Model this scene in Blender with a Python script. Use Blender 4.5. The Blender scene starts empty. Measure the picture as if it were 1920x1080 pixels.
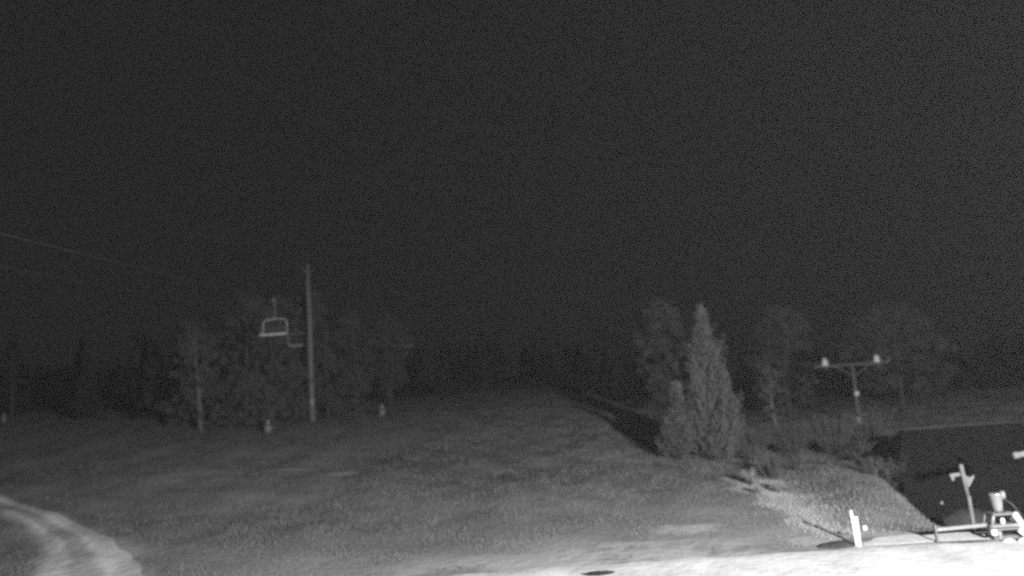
import bpy, math, random
import numpy as np
from mathutils import Vector, Matrix, noise as mnoise

random.seed(7)
RNG = np.random.default_rng(11)
SC = bpy.context.scene
COL = SC.collection
rad = math.radians

# ------------------------------------------------------------------ camera
CAM_H = 5.5
PITCH, ROLL = rad(8.0), rad(4.0)
fwd = Vector((0, math.cos(PITCH), math.sin(PITCH)))
u0 = Vector((0, -math.sin(PITCH), math.cos(PITCH)))
r0 = Vector((1, 0, 0))
rv = r0 * math.cos(ROLL) - u0 * math.sin(ROLL)
uv = u0 * math.cos(ROLL) + r0 * math.sin(ROLL)
cam = bpy.data.cameras.new('camera')
cam.sensor_width = 36.0
cam.lens = 28.26
cam.clip_start = 0.1
cam.clip_end = 3000
camo = bpy.data.objects.new('camera', cam)
COL.objects.link(camo)
cam.dof.use_dof = True            # a webcam focused short of the slope
cam.dof.focus_distance = 20.0
cam.dof.aperture_fstop = 0.21
M4 = Matrix.Identity(4)
for i in range(3):
    M4[i][0], M4[i][1], M4[i][2] = rv[i], uv[i], -fwd[i]
M4[2][3] = CAM_H
camo.matrix_world = M4
SC.camera = camo

# ------------------------------------------------------------------ night sky
w = bpy.data.worlds.new('World')
SC.world = w
w.use_nodes = True
nt = w.node_tree
nt.nodes.clear()
wo = nt.nodes.new('ShaderNodeOutputWorld')
bg = nt.nodes.new('ShaderNodeBackground')
bg.inputs['Color'].default_value = (0.5, 0.5, 0.5, 1)
bg.inputs['Strength'].default_value = 0.0165
nt.links.new(bg.outputs[0], wo.inputs[0])

# ------------------------------------------------------------------ faint sun lamp, added for a little ambient light
sun = bpy.data.lights.new('ambient_sun', 'SUN')
sun.energy = 0.012
sun.angle = rad(0.5)
suno = bpy.data.objects.new('ambient_sun', sun)
COL.objects.link(suno)
suno.rotation_euler = (rad(50), 0, rad(35))

# ------------------------------------------------------------------ exposure / sampling
SC.view_settings.view_transform = 'Standard'
SC.view_settings.look = 'None'
SC.view_settings.exposure = 0.0
SC.view_settings.gamma = 1.0
SC.view_settings.use_curve_mapping = False
SC.render.engine = 'CYCLES'
CY = SC.cycles
CY.use_denoising = False          # keep the grain of a night sensor
CY.use_adaptive_sampling = False
CY.max_bounces = 4
CY.diffuse_bounces = 2
CY.volume_bounces = 0
CY.pixel_filter_type = 'BLACKMAN_HARRIS'
CY.filter_width = 2.7
FLOOD_W = 132000.0
FLOOD_AT = Vector((13.6, -1.5, 7.8))
HAZE = 0.00066


# ================================================================== helpers
def sm(a, b, x):
    t = min(1.0, max(0.0, (x - a) / (b - a)))
    return t * t * (3 - 2 * t)


def nsm(a, b, x):
    t = np.clip((x - a) / (b - a), 0, 1)
    return t * t * (3 - 2 * t)


def terr_np(x, y):
    x = np.asarray(x, float)
    y = np.asarray(y, float)
    sl = 0.10 - 0.055 * nsm(2, 22, x)
    yy = y - 23
    s = np.where(yy < 60, np.log1p(np.exp(np.clip(yy, -60, 60) / 3.0)) * 3, yy)
    far = np.maximum(0, s - 45)
    s = np.minimum(s, 45) + 54 * (1 - np.exp(-far / 90))
    z = sl * s
    z = z + 0.055 * np.maximum(0, -x - 26) * nsm(45, 80, y)          # the run climbs to the left wood
    z = z + 2.2 * nsm(85, 135, y) * np.exp(-((x - 4) / 34.0) ** 2)   # brow of the slope
    # hollow to the right of the grass bank
    bx = 12.75 + (y - 26.7) * 0.265
    dr = nsm(0.0, 3.2, x - bx) * nsm(27.2, 29.5, y) * (1 - nsm(42, 47, y))
    z = z - 2.6 * dr
    # crown of the bank
    bank = np.exp(-((x - bx + 1.2) / 1.5) ** 2) * nsm(27.5, 31, y) * (1 - nsm(37, 44, y))
    z = z + 0.35 * bank
    amp = nsm(26, 34, y)
    z = z + amp * (0.10 * np.sin(0.55 * x + 0.21 * y) * np.sin(0.37 * y - 0.2 * x + 1)
                   + 0.05 * np.sin(1.3 * x + 0.9 * y + 2) * np.sin(1.1 * y - 0.4 * x))
    return z


def terr(x, y):
    return float(terr_np(x, y))


def tag(o, label=None, cat=None, group=None, kind=None):
    if label:
        o['label'] = label
    if cat:
        o['category'] = cat
    if group:
        o['group'] = group
    if kind:
        o['kind'] = kind
    return o


def empty(name, loc, label, cat, group=None, rz=0.0):
    o = bpy.data.objects.new(name, None)
    COL.objects.link(o)
    o.empty_display_size = 0.3
    o.location = loc
    o.rotation_euler = (0, 0, rz)
    return tag(o, label, cat, group)


def material(name, lo, hi, scale=6.0, rough=0.85, metal=0.0, bump=0.25, stretch=(1, 1, 1), detail=5.0,
             spec=0.25, coord='Object'):
    """grey surface seen by an infrared camera: mottled between two reflectances, with fine relief"""
    m = bpy.data.materials.new(name)
    m.use_nodes = True
    t = m.node_tree
    b = t.nodes['Principled BSDF']
    b.inputs['Roughness'].default_value = rough
    b.inputs['Metallic'].default_value = metal
    b.inputs['Specular IOR Level'].default_value = spec
    tc = t.nodes.new('ShaderNodeTexCoord')
    mp = t.nodes.new('ShaderNodeMapping')
    mp.inputs['Scale'].default_value = stretch
    t.links.new(tc.outputs[coord], mp.inputs[0])
    n = t.nodes.new('ShaderNodeTexNoise')
    n.inputs['Scale'].default_value = scale
    n.inputs['Detail'].default_value = detail
    n.inputs['Roughness'].default_value = 0.65
    t.links.new(mp.outputs[0], n.inputs['Vector'])
    r = t.nodes.new('ShaderNodeValToRGB')
    r.color_ramp.elements[0].position = 0.3
    r.color_ramp.elements[1].position = 0.7
    r.color_ramp.elements[0].color = (lo, lo, lo, 1)
    r.color_ramp.elements[1].color = (hi, hi, hi, 1)
    t.links.new(n.outputs['Fac'], r.inputs[0])
    t.links.new(r.outputs[0], b.inputs['Base Color'])
    if bump > 0:
        n2 = t.nodes.new('ShaderNodeTexNoise')
        n2.inputs['Scale'].default_value = scale * 5
        n2.inputs['Detail'].default_value = 4
        t.links.new(mp.outputs[0], n2.inputs['Vector'])
        bp = t.nodes.new('ShaderNodeBump')
        bp.inputs['Strength'].default_value = bump
        bp.inputs['Distance'].default_value = 0.05
        t.links.new(n2.outputs['Fac'], bp.inputs['Height'])
        t.links.new(bp.outputs[0], b.inputs['Normal'])
    return m


def ground_material():
    m = material('turf_soil', 0.07, 0.17, scale=0.55, rough=1.0, bump=0.9, coord='Object')
    t = m.node_tree
    b = t.nodes['Principled BSDF']
    b.inputs['Specular IOR Level'].default_value = 0.0
    base = [l for l in t.links if l.to_socket == b.inputs['Base Color']][0].from_socket
    # fine blade-scale mottling
    tc = [n for n in t.nodes if n.type == 'TEX_COORD'][0]
    f = t.nodes.new('ShaderNodeTexNoise')
    f.inputs['Scale'].default_value = 7.0
    f.inputs['Detail'].default_value = 6
    t.links.new(tc.outputs['Object'], f.inputs['Vector'])
    mr = t.nodes.new('ShaderNodeMapRange')
    mr.inputs['From Min'].default_value = 0.3
    mr.inputs['From Max'].default_value = 0.7
    mr.inputs['To Min'].default_value = 0.6
    mr.inputs['To Max'].default_value = 1.45
    t.links.new(f.outputs['Fac'], mr.inputs['Value'])
    mu = t.nodes.new('ShaderNodeMix')
    mu.data_type = 'RGBA'
    mu.blend_type = 'MULTIPLY'
    mu.inputs[0].default_value = 1
    t.links.new(base, mu.inputs[6])
    t.links.new(mr.outputs[0], mu.inputs[7])
    bn = t.nodes.new('ShaderNodeTexNoise')
    bn.inputs['Scale'].default_value = 0.11
    bn.inputs['Detail'].default_value = 4
    bm_ = t.nodes.new('ShaderNodeMapping')
    bm_.inputs['Scale'].default_value = (0.5, 1.6, 1)
    t.links.new(tc.outputs['Object'], bm_.inputs[0])
    t.links.new(bm_.outputs[0], bn.inputs['Vector'])
    br = t.nodes.new('ShaderNodeMapRange')
    br.inputs['From Min'].default_value = 0.35
    br.inputs['From Max'].default_value = 0.65
    br.inputs['To Min'].default_value = 0.66
    br.inputs['To Max'].default_value = 1.5
    t.links.new(bn.outputs['Fac'], br.inputs['Value'])
    mb2 = t.nodes.new('ShaderNodeMix')
    mb2.data_type = 'RGBA'
    mb2.blend_type = 'MULTIPLY'
    mb2.inputs[0].default_value = 1
    t.links.new(mu.outputs[2], mb2.inputs[6])
    t.links.new(br.outputs[0], mb2.inputs[7])
    mu = mb2
    # strewn gravel, worn turf and painted lamplight, stored per vertex
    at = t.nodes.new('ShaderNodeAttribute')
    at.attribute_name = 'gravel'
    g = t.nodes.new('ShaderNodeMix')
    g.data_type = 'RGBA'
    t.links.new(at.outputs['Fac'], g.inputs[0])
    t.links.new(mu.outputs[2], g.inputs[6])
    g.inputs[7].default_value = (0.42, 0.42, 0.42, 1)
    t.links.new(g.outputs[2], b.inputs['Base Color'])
    return m


MT = {}
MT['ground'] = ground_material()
MT['grass'] = material('grass_blade', 0.11, 0.19, scale=1.2, rough=0.9, bump=0)
MT['dry_grass'] = material('dry_grass_blade', 0.26, 0.40, scale=2.0, rough=0.9, bump=0)
MT['pad'] = material('pale_gravel', 0.48, 0.80, scale=0.7, rough=1.0, bump=0.6)
MT['kerb'] = material('pale_concrete', 0.48, 0.68, scale=2.2, rough=0.95, bump=0.4)
MT['track'] = material('dirt_track', 0.68, 0.95, scale=0.6, rough=1.0, bump=0.9, detail=7)
MT['path'] = material('trodden_earth', 0.32, 0.46, scale=1.3, rough=1.0, bump=0.8)
MT['mound_dark'] = material('dark_mound_matte', 0.02, 0.05, scale=5, rough=0.9, bump=0.6)
MT['needle'] = material('conifer_needle', 0.06, 0.12, scale=1.5, rough=0.9, bump=0)
MT['leaf'] = material('dull_leaf', 0.045, 0.10, scale=1.0, rough=0.9, bump=0)
MT['thin_leaf'] = material('thin_leaf', 0.05, 0.105, scale=1.0, rough=0.9, bump=0)
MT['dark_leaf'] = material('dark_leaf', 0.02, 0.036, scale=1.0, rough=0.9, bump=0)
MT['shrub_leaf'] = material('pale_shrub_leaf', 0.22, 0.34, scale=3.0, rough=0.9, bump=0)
MT['bark'] = material('dark_bark', 0.05, 0.10, scale=5, rough=0.95, bump=0.6, stretch=(1, 1, 0.2))
MT['birch'] = material('birch_bark', 0.08, 0.20, scale=3, rough=0.8, bump=0.3, stretch=(1, 1, 2.5))
MT['pole'] = material('weathered_pole', 0.12, 0.21, scale=4, rough=0.9, bump=0.3, stretch=(3, 3, 0.3))
MT['steel'] = material('galvanised_steel', 0.15, 0.25, scale=7, rough=0.5, metal=0.25, bump=0.08)
MT['bright_steel'] = material('bright_steel', 0.26, 0.36, scale=5, rough=0.3, metal=0.5, bump=0.05)
MT['dull_steel'] = material('dull_steel', 0.09, 0.16, scale=7, rough=0.6, metal=0.2, bump=0.1)
MT['dark_steel'] = material('dark_steel', 0.025, 0.05, scale=7, rough=0.6, bump=0.1)
MT['seat'] = material('chair_slat_plastic', 0.40, 0.55, scale=5, rough=0.6, bump=0.05)
MT['dark_seat'] = material('dark_chair_back', 0.03, 0.06, scale=5, rough=0.7, bump=0.05)
MT['white'] = material('chipped_white_paint', 0.50, 0.70, scale=6, rough=0.6, bump=0.1)
MT['concrete'] = material('rough_concrete', 0.28, 0.42, scale=5, rough=0.95, bump=0.4)
MT['timber'] = material('black_stained_timber', 0.008, 0.016, scale=4, rough=0.9, spec=0.0, bump=0.4, stretch=(4, 4, 0.5))
MT['roofing'] = material('dark_roof_felt', 0.009, 0.017, scale=3, rough=0.95, spec=0.0, bump=0.3)
MT['rock'] = material('dull_rock', 0.022, 0.05, scale=2.2, rough=0.95, bump=0.8)
MT['grey_paint'] = material('grey_post_paint', 0.13, 0.2, scale=6, rough=0.7, bump=0.1)
MT['worn_paint'] = material('dark_tower_paint', 0.07, 0.13, scale=6, rough=0.8, bump=0.1)
MT['chair_paint'] = material('pale_chair_paint', 0.26, 0.38, scale=6, rough=0.6, bump=0.1)
MT['cable'] = material('greased_wire_rope', 0.045, 0.08, scale=20, rough=0.6, bump=0)


def rutted(m):
    # bare pale wheel ruts, thin turf between them and towards the verges
    t = m.node_tree
    b = t.nodes['Principled BSDF']
    base = [l for l in t.links if l.to_socket == b.inputs['Base Color']][0].from_socket
    at = t.nodes.new('ShaderNodeAttribute')
    at.attribute_name = 'across'
    tc = [n for n in t.nodes if n.type == 'TEX_COORD'][0]
    wob = t.nodes.new('ShaderNodeTexNoise')
    wob.inputs['Scale'].default_value = 0.7
    wob.inputs['Detail'].default_value = 5
    t.links.new(tc.outputs['Object'], wob.inputs['Vector'])
    sh_ = t.nodes.new('ShaderNodeMath')
    sh_.operation = 'MULTIPLY_ADD'
    sh_.inputs[1].default_value = 0.22
    t.links.new(wob.outputs['Fac'], sh_.inputs[0])
    t.links.new(at.outputs['Fac'], sh_.inputs[2])
    r = t.nodes.new('ShaderNodeValToRGB')
    r.color_ramp.interpolation = 'EASE'
    els = r.color_ramp.elements
    els[0].position, els[1].position = 0.06, 1.12
    els[0].color = els[1].color = (0.55, 0.55, 0.55, 1)
    els[1].position = 1.0
    for p, v in ((0.22, 0.8), (0.36, 1.0), (0.50, 0.62), (0.62, 0.62), (0.76, 1.0), (0.90, 0.8)):
        e = els.new(p)
        e.color = (v, v, v, 1)
    t.links.new(sh_.outputs[0], r.inputs[0])
    mu = t.nodes.new('ShaderNodeMix')
    mu.data_type = 'RGBA'
    mu.blend_type = 'MULTIPLY'
    mu.inputs[0].default_value = 1
    t.links.new(base, mu.inputs[6])
    t.links.new(r.outputs[0], mu.inputs[7])
    t.links.new(mu.outputs[2], b.inputs['Base Color'])


rutted(MT['track'])


class MB:
    def __init__(self):
        self.v = []
        self.f = []

    def quadstrip(self, rings, close=True, caps=True):
        n = len(rings[0])
        b = len(self.v)
        for r in rings:
            self.v += [tuple(p) for p in r]
        for i in range(len(rings) - 1):
            for j in range(n if close else n - 1):
                k = (j + 1) % n
                self.f.append((b + i * n + j, b + i * n + k, b + (i + 1) * n + k, b + (i + 1) * n + j))
        if caps and close:
            self.f.append(tuple(b + j for j in reversed(range(n))))
            self.f.append(tuple(b + (len(rings) - 1) * n + j for j in range(n)))
        return self

    def tube(self, pts, rads, seg=10):
        pts = [Vector(p) for p in pts]
        if not hasattr(rads, '__len__'):
            rads = [rads] * len(pts)
        rings = []
        ref = None
        for i, p in enumerate(pts):
            a = pts[max(0, i - 1)]
            c = pts[min(len(pts) - 1, i + 1)]
            d = (c - a).normalized()
            if ref is None:
                ref = Vector((0, 0, 1)) if abs(d.z) < 0.9 else Vector((1, 0, 0))
            s = d.cross(ref).normalized()
            t = s.cross(d).normalized()
            ref = t
            rings.append([p + (s * math.cos(q) + t * math.sin(q)) * rads[i]
                          for q in (2 * math.pi * k / seg for k in range(seg))])
        return self.quadstrip(rings)

    def box(self, c, s, rot=None, bev=0.0):
        """box with chamfered vertical and horizontal edges"""
        c = Vector(c)
        hx, hy, hz = s[0] / 2, s[1] / 2, s[2] / 2
        e = bev if bev > 0 else min(s) * 0.08
        R = rot.to_matrix() if rot is not None else Matrix.Identity(3)

        def ring(z, ins):
            x, y = hx - ins, hy - ins
            k = e
            return [c + R @ Vector(p) for p in
                    ((x - k, -y, z), (x, -y + k, z), (x, y - k, z), (x - k, y, z),
                     (-x + k, y, z), (-x, y - k, z), (-x, -y + k, z), (-x + k, -y, z))]
        return self.quadstrip([ring(-hz, e), ring(-hz + e, 0), ring(hz - e, 0), ring(hz, e)])

    def lathe(self, c, prof, seg=16, axis=None):
        """profile of (radius, height) round an axis"""
        c = Vector(c)
        ax = Vector(axis or (0, 0, 1)).normalized()
        ref = Vector((1, 0, 0)) if abs(ax.x) < 0.9 else Vector((0, 1, 0))
        s = ax.cross(ref).normalized()
        t = ax.cross(s)
        rings = [[c + ax * h + (s * math.cos(q) + t * math.sin(q)) * max(r, 0.001)
                  for q in (2 * math.pi * k / seg for k in range(seg))] for r, h in prof]
        return self.quadstrip(rings)

    def mesh(self, name, mat, smooth=False):
        me = bpy.data.meshes.new(name)
        me.from_pydata(self.v, [], self.f)
        me.materials.append(mat)
        if smooth:
            me.polygons.foreach_set('use_smooth', [True] * len(me.polygons))
        me.update()
        return me

    def build(self, name, mat, parent=None, smooth=False, loc=None):
        o = bpy.data.objects.new(name, self.mesh(name, mat, smooth))
        COL.objects.link(o)
        if parent is not None:
            o.parent = parent
        if loc is not None:
            o.location = loc
        return o


def soup(name, tris, mat):
    """mesh of loose triangles from an (n,3,3) array"""
    n = len(tris)
    me = bpy.data.meshes.new(name)
    me.vertices.add(n * 3)
    me.vertices.foreach_set('co', np.ascontiguousarray(tris, dtype=np.float32).ravel())
    me.loops.add(n * 3)
    me.loops.foreach_set('vertex_index', np.arange(n * 3, dtype=np.int32))
    me.polygons.add(n)
    me.polygons.foreach_set('loop_start', np.arange(0, n * 3, 3, dtype=np.int32))
    me.polygons.foreach_set('loop_total', np.full(n, 3, dtype=np.int32))
    me.materials.append(mat)
    me.update()
    me.validate()
    return me


def link(name, me, parent=None, loc=None):
    o = bpy.data.objects.new(name, me)
    COL.objects.link(o)
    if parent is not None:
        o.parent = parent
    if loc is not None:
        o.location = loc
    return o


def copy_tree(o, parent=None):
    c = o.copy()
    COL.objects.link(c)
    c.parent = parent
    for ch in o.children:
        copy_tree(ch, c)
    return c


# ================================================================== setting
TRACK_OUT = [(-36.0, 52.0), (-29.0, 45.3), (-24.75, 41.15), (-21.4, 38.07), (-18.02, 34.44), (-15.26, 31.09),
             (-13.26, 28.04), (-12.0, 24.0)]
TRACK_IN = [(-33.0, 47.5), (-25.85, 40.4), (-22.78, 37.5), (-20.36, 34.64), (-18.58, 31.9), (-17.18, 28.94),
            (-16.6, 26.5), (-16.2, 24.0)]


def resample(pts, n):
    out = []
    m = len(pts) - 1
    for i in range(n):
        t = i / (n - 1) * m
        k = min(int(t), m - 1)
        f = t - k
        p = [pts[max(0, k - 1)], pts[k], pts[k + 1], pts[min(m, k + 2)]]
        out.append(tuple(0.5 * ((2 * p[1][d]) + (-p[0][d] + p[2][d]) * f
                                + (2 * p[0][d] - 5 * p[1][d] + 4 * p[2][d] - p[3][d]) * f * f
                                + (-p[0][d] + 3 * p[1][d] - 3 * p[2][d] + p[3][d]) * f ** 3) for d in (0, 1)))
    return out


def ribbon(name, left, right, mat, lift, n=90, cols=14, rag=0.18, seed=0.0, crown=None):
    a, b = resample(left, n), resample(right, n)
    mb = MB()
    across = []
    for i in range(n):
        for j in range(cols + 1):
            t = j / cols
            e = 0.0
            if j in (0, cols):
                e = rag * mnoise.noise(Vector((i * 0.16, j * 3.1, seed)))
            x = a[i][0] * (1 - t) + b[i][0] * t
            y = a[i][1] * (1 - t) + b[i][1] * t
            dx, dy = b[i][0] - a[i][0], b[i][1] - a[i][1]
            L = math.hypot(dx, dy) or 1
            x += dx / L * e
            y += dy / L * e
            z = terr(x, y) + lift + (crown(t, i) if crown else 0)
            if j in (0, cols):
                z -= lift * 1.3
            mb.v.append((x, y, z))
            across.append(t)
    for i in range(n - 1):
        for j in range(cols):
            k = i * (cols + 1) + j
            mb.f.append((k, k + 1, k + cols + 2, k + cols + 1))
    o = mb.build(name, mat, smooth=True)
    o.data.attributes.new('across', 'FLOAT', 'POINT').data.foreach_set('value', np.array(across, np.float32))
    o['kind'] = 'structure'
    return o


# ---- ground sheet
xs = np.concatenate([-40 - np.cumsum(0.5 * 1.16 ** np.arange(30))[::-1], np.arange(-40, 30.01, 0.42),
                     30.3 + np.cumsum(0.5 * 1.16 ** np.arange(30))])
ys = np.concatenate([np.array([-60, -40, -25, -12, -4, 2, 7, 11, 14, 16, 17.5]), np.arange(18.5, 50, 0.3),
                     50 + np.cumsum(0.32 * 1.045 ** np.arange(92))])
GX, GY = np.meshgrid(xs, ys)
GZ = terr_np(GX, GY)
PADY = 25.75


def nz(x, y, s, o=0.0):
    return mnoise.noise(Vector((x * s + o, y * s - o, o * 1.7)))


TO = np.array(resample(TRACK_OUT, 60))[::-1]
TI = np.array(resample(TRACK_IN, 60))[::-1]
grav_light = np.zeros_like(GX)
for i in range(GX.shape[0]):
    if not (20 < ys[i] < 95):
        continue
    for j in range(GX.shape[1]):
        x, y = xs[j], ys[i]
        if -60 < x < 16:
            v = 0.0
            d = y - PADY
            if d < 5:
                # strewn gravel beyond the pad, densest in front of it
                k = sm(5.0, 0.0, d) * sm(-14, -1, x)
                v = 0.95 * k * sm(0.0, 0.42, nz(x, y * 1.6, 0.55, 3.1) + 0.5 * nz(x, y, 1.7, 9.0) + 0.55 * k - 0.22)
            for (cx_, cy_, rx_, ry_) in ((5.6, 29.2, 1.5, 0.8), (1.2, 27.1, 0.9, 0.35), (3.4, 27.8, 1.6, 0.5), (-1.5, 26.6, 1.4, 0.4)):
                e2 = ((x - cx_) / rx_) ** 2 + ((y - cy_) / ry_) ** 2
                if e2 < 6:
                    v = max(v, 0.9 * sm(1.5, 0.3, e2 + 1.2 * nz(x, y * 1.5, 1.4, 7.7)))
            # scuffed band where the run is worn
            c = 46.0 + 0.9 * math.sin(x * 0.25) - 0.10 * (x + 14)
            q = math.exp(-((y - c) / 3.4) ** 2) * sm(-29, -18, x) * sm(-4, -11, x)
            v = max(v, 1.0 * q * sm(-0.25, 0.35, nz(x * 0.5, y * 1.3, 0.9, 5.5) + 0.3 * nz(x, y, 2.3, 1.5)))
            # turf lightened low on the run and at left, lamplight put into the colour
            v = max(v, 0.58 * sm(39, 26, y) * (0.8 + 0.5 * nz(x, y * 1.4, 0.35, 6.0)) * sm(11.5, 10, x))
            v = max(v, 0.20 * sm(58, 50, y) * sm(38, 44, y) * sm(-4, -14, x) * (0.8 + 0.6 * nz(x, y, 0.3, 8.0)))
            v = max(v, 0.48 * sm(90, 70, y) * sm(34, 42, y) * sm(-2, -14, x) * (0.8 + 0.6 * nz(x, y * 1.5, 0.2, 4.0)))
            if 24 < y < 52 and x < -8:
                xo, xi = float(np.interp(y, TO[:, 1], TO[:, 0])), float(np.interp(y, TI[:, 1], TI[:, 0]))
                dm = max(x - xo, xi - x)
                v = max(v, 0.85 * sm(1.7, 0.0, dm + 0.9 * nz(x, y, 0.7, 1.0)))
            # pale dry turf along the head of the bank, its glow put into colour
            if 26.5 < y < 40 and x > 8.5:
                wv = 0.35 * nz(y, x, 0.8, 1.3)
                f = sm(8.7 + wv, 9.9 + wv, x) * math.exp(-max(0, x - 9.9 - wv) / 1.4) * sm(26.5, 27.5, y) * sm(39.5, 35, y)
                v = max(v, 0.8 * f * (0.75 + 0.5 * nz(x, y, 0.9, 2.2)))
            grav_light[i, j] = v
nx, ny = len(xs), len(ys)
gm = bpy.data.meshes.new('ground')
idx = np.arange(nx * ny).reshape(ny, nx)
quads = np.stack([idx[:-1, :-1], idx[:-1, 1:], idx[1:, 1:], idx[1:, :-1]], -1).reshape(-1, 4)
gm.from_pydata(np.stack([GX, GY, GZ], -1).reshape(-1, 3).tolist(), [], quads.tolist())
gm.polygons.foreach_set('use_smooth', [True] * len(gm.polygons))
ga = gm.attributes.new('gravel', 'FLOAT', 'POINT')  # also carries the lamplight painted into the turf
ga.data.foreach_set('value', grav_light.ravel().astype(np.float32))
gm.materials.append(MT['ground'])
gm.update()
ground = link('ground', gm)
tag(ground, kind='structure')

# ---- pale gravel pad in the foreground
pad_l = [(-9.0, 15.0), (-8.2, 19.0), (-6.0, 23.5), (-4.5, 25.2)]
mb = MB()
cols, rows = 110, 34
for i in range(rows + 1):
    for j in range(cols + 1):
        x = -7.5 + j / cols * 40
        edge = PADY + (0.10 + 0.25 * sm(9, 4, x)) * mnoise.noise(Vector((x * 0.7, 0, 0))) + 0.05 * mnoise.noise(Vector((x * 3, 4, 0)))
        edge -= 1.6 * sm(-1.0, -7.5, x) + 0.35 * max(0, mnoise.noise(Vector((x * 0.9, 7, 0)))) * sm(5, 0, x)
        edge -= 0.0
        y = 13 + (edge - 13) * (i / rows)
        mb.v.append((x, y, terr(x, y) + (0.03 if i < rows else -0.012)
                     + 0.02 * mnoise.noise(Vector((x * 1.3, y * 1.3, 2)))))
for i in range(rows):
    for j in range(cols):
        k = i * (cols + 1) + j
        mb.f.append((k, k + 1, k + cols + 2, k + cols + 1))
pad = mb.build('gravel_pad', MT['pad'], smooth=True)
tag(pad, kind='structure')

# ---- low concrete strip behind the pad
mb = MB()
n = 60
rings = []
for i in range(n + 1):
    x = 10.4 + i / n * 20
    taper = sm(10.4, 11.2, x)
    y0 = 25.98 + 0.04 * math.sin(x * 2.1)
    y1 = y0 + 0.25 + 0.75 * taper + 0.05 * math.sin(x * 3.3)
    h = 0.008
    z0, z1 = terr(x, y0), terr(x, y1)
    rings.append([(x, y0, z0 - 0.15), (x, y0 + 0.03, z0 + h), (x, y1 - 0.03, z1 + h), (x, y1, z1 - 0.15)])
mb.quadstrip(rings)
kerb = mb.build('concrete_strip', MT['kerb'])
tag(kerb, kind='structure')

# ---- dirt track bending through the lower left corner, with two wheel ruts
def ruts(t, i):
    return -0.02 * (math.exp(-((t - 0.25) / 0.1) ** 2) + math.exp(-((t - 0.72) / 0.1) ** 2)) + \
        0.015 * mnoise.noise(Vector((t * 6, i * 0.35, 3)))


ribbon('dirt_track', [(x + 0.3, y) for x, y in TRACK_OUT], [(x - 0.5, y) for x, y in TRACK_IN], MT['track'], 0.03, n=110, cols=20, rag=0.45, crown=ruts)

# ---- narrow trodden path running down the bank
PATH = [(9.2, 38.5), (9.5, 36.2), (9.7, 33.5), (9.85, 31.0), (9.8, 28.6), (9.9, 26.6)]
ribbon('footpath', [(x - 0.16, y) for x, y in PATH], [(x + 0.18, y) for x, y in PATH], MT['path'], 0.05,
       n=60, cols=4, rag=0.15, seed=4)


def in_track(x, y):
    a = np.array(resample(TRACK_OUT, 60))
    b = np.array(resample(TRACK_IN, 60))
    # rows are close to monotone in y: interpolate x limits at y
    xo = np.interp(y, a[::-1, 1], a[::-1, 0])
    xi = np.interp(y, b[::-1, 1], b[::-1, 0])
    dd = np.minimum(xo - x, x - xi)
    return dd > RNG.random(len(x)) ** 2 * 0.9


# ---- grass over the whole run
def grass(n, y0, y1, hmin, hmax, wid, mat, name, power=1.0):
    u = RNG.random(n) ** power
    y = y0 * (y1 / y0) ** u
    x = (RNG.random(n) * 2 - 1) * (0.68 * y + 1.5)
    keep = ~((y < PADY + 0.35) & (x > -7))
    keep &= ~((y < 27.15) & (x > 10.6))
    keep &= ~in_track(x, y)
    gx = np.clip(np.searchsorted(xs, x) - 1, 0, nx - 1)
    gy = np.clip(np.searchsorted(ys, y) - 1, 0, ny - 1)
    keep &= RNG.random(n) > grav_light[gy, gx] * 1.3
    x, y = x[keep], y[keep]
    clump = np.sin(x * 1.7 + 0.8 * np.sin(y * 0.9)) * np.sin(y * 1.3 + 1.1 * np.sin(x * 0.7))
    k2 = RNG.random(len(x)) < 0.72 + 0.28 * clump
    x, y, clump = x[k2], y[k2], clump[k2]
    z = terr_np(x, y)
    m = len(x)
    tr = []
    for b in range(3):
        a = RNG.random(m) * 6.283
        h = (hmin + (hmax - hmin) * RNG.random(m) ** 1.5) * (1 + 0.35 * clump)
        sc = 0.6 + y / 45.0
        ww = wid * sc * (0.6 + 0.8 * RNG.random(m))
        ox, oy = RNG.normal(0, 0.06, m), RNG.normal(0, 0.06, m)
        lean = RNG.normal(0, 0.45, m) * h
        la = RNG.random(m) * 6.283
        p0 = np.stack([x + ox - np.cos(a) * ww, y + oy - np.sin(a) * ww, z - 0.03], -1)
        p1 = np.stack([x + ox + np.cos(a) * ww, y + oy + np.sin(a) * ww, z - 0.03], -1)
        p2 = np.stack([x + ox + np.cos(la) * lean, y + oy + np.sin(la) * lean, z + h], -1)
        tr.append(np.stack([p0, p1, p2], 1))
    me = soup(name, np.concatenate(tr), mat)
    o = link(name, me)
    return o


go = grass(260000, 25.0, 105.0, 0.03, 0.10, 0.010, MT['grass'], 'grass')
tag(go, 'short rough grass covering the whole slope', 'grass', kind='stuff')


# ================================================================== vegetation
def leaf_cards(centres, size, jitter):
    """two small triangles making a leaf-shaped facet round each centre"""
    c = np.asarray(centres, float)
    n = len(c)
    a = RNG.normal(size=(n, 3))
    a /= np.linalg.norm(a, axis=1, keepdims=True)
    b = np.cross(a, RNG.normal(size=(n, 3)))
    b /= np.linalg.norm(b, axis=1, keepdims=True)
    s = size * (0.55 + 0.9 * RNG.random((n, 1)))
    c = c + RNG.normal(0, jitter, (n, 3))
    p0, p1 = c - a * s, c + a * s
    q0, q1 = c - b * s * 0.45, c + b * s * 0.45
    return np.concatenate([np.stack([p0, q0, p1], 1), np.stack([p0, p1, q1], 1)])


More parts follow.
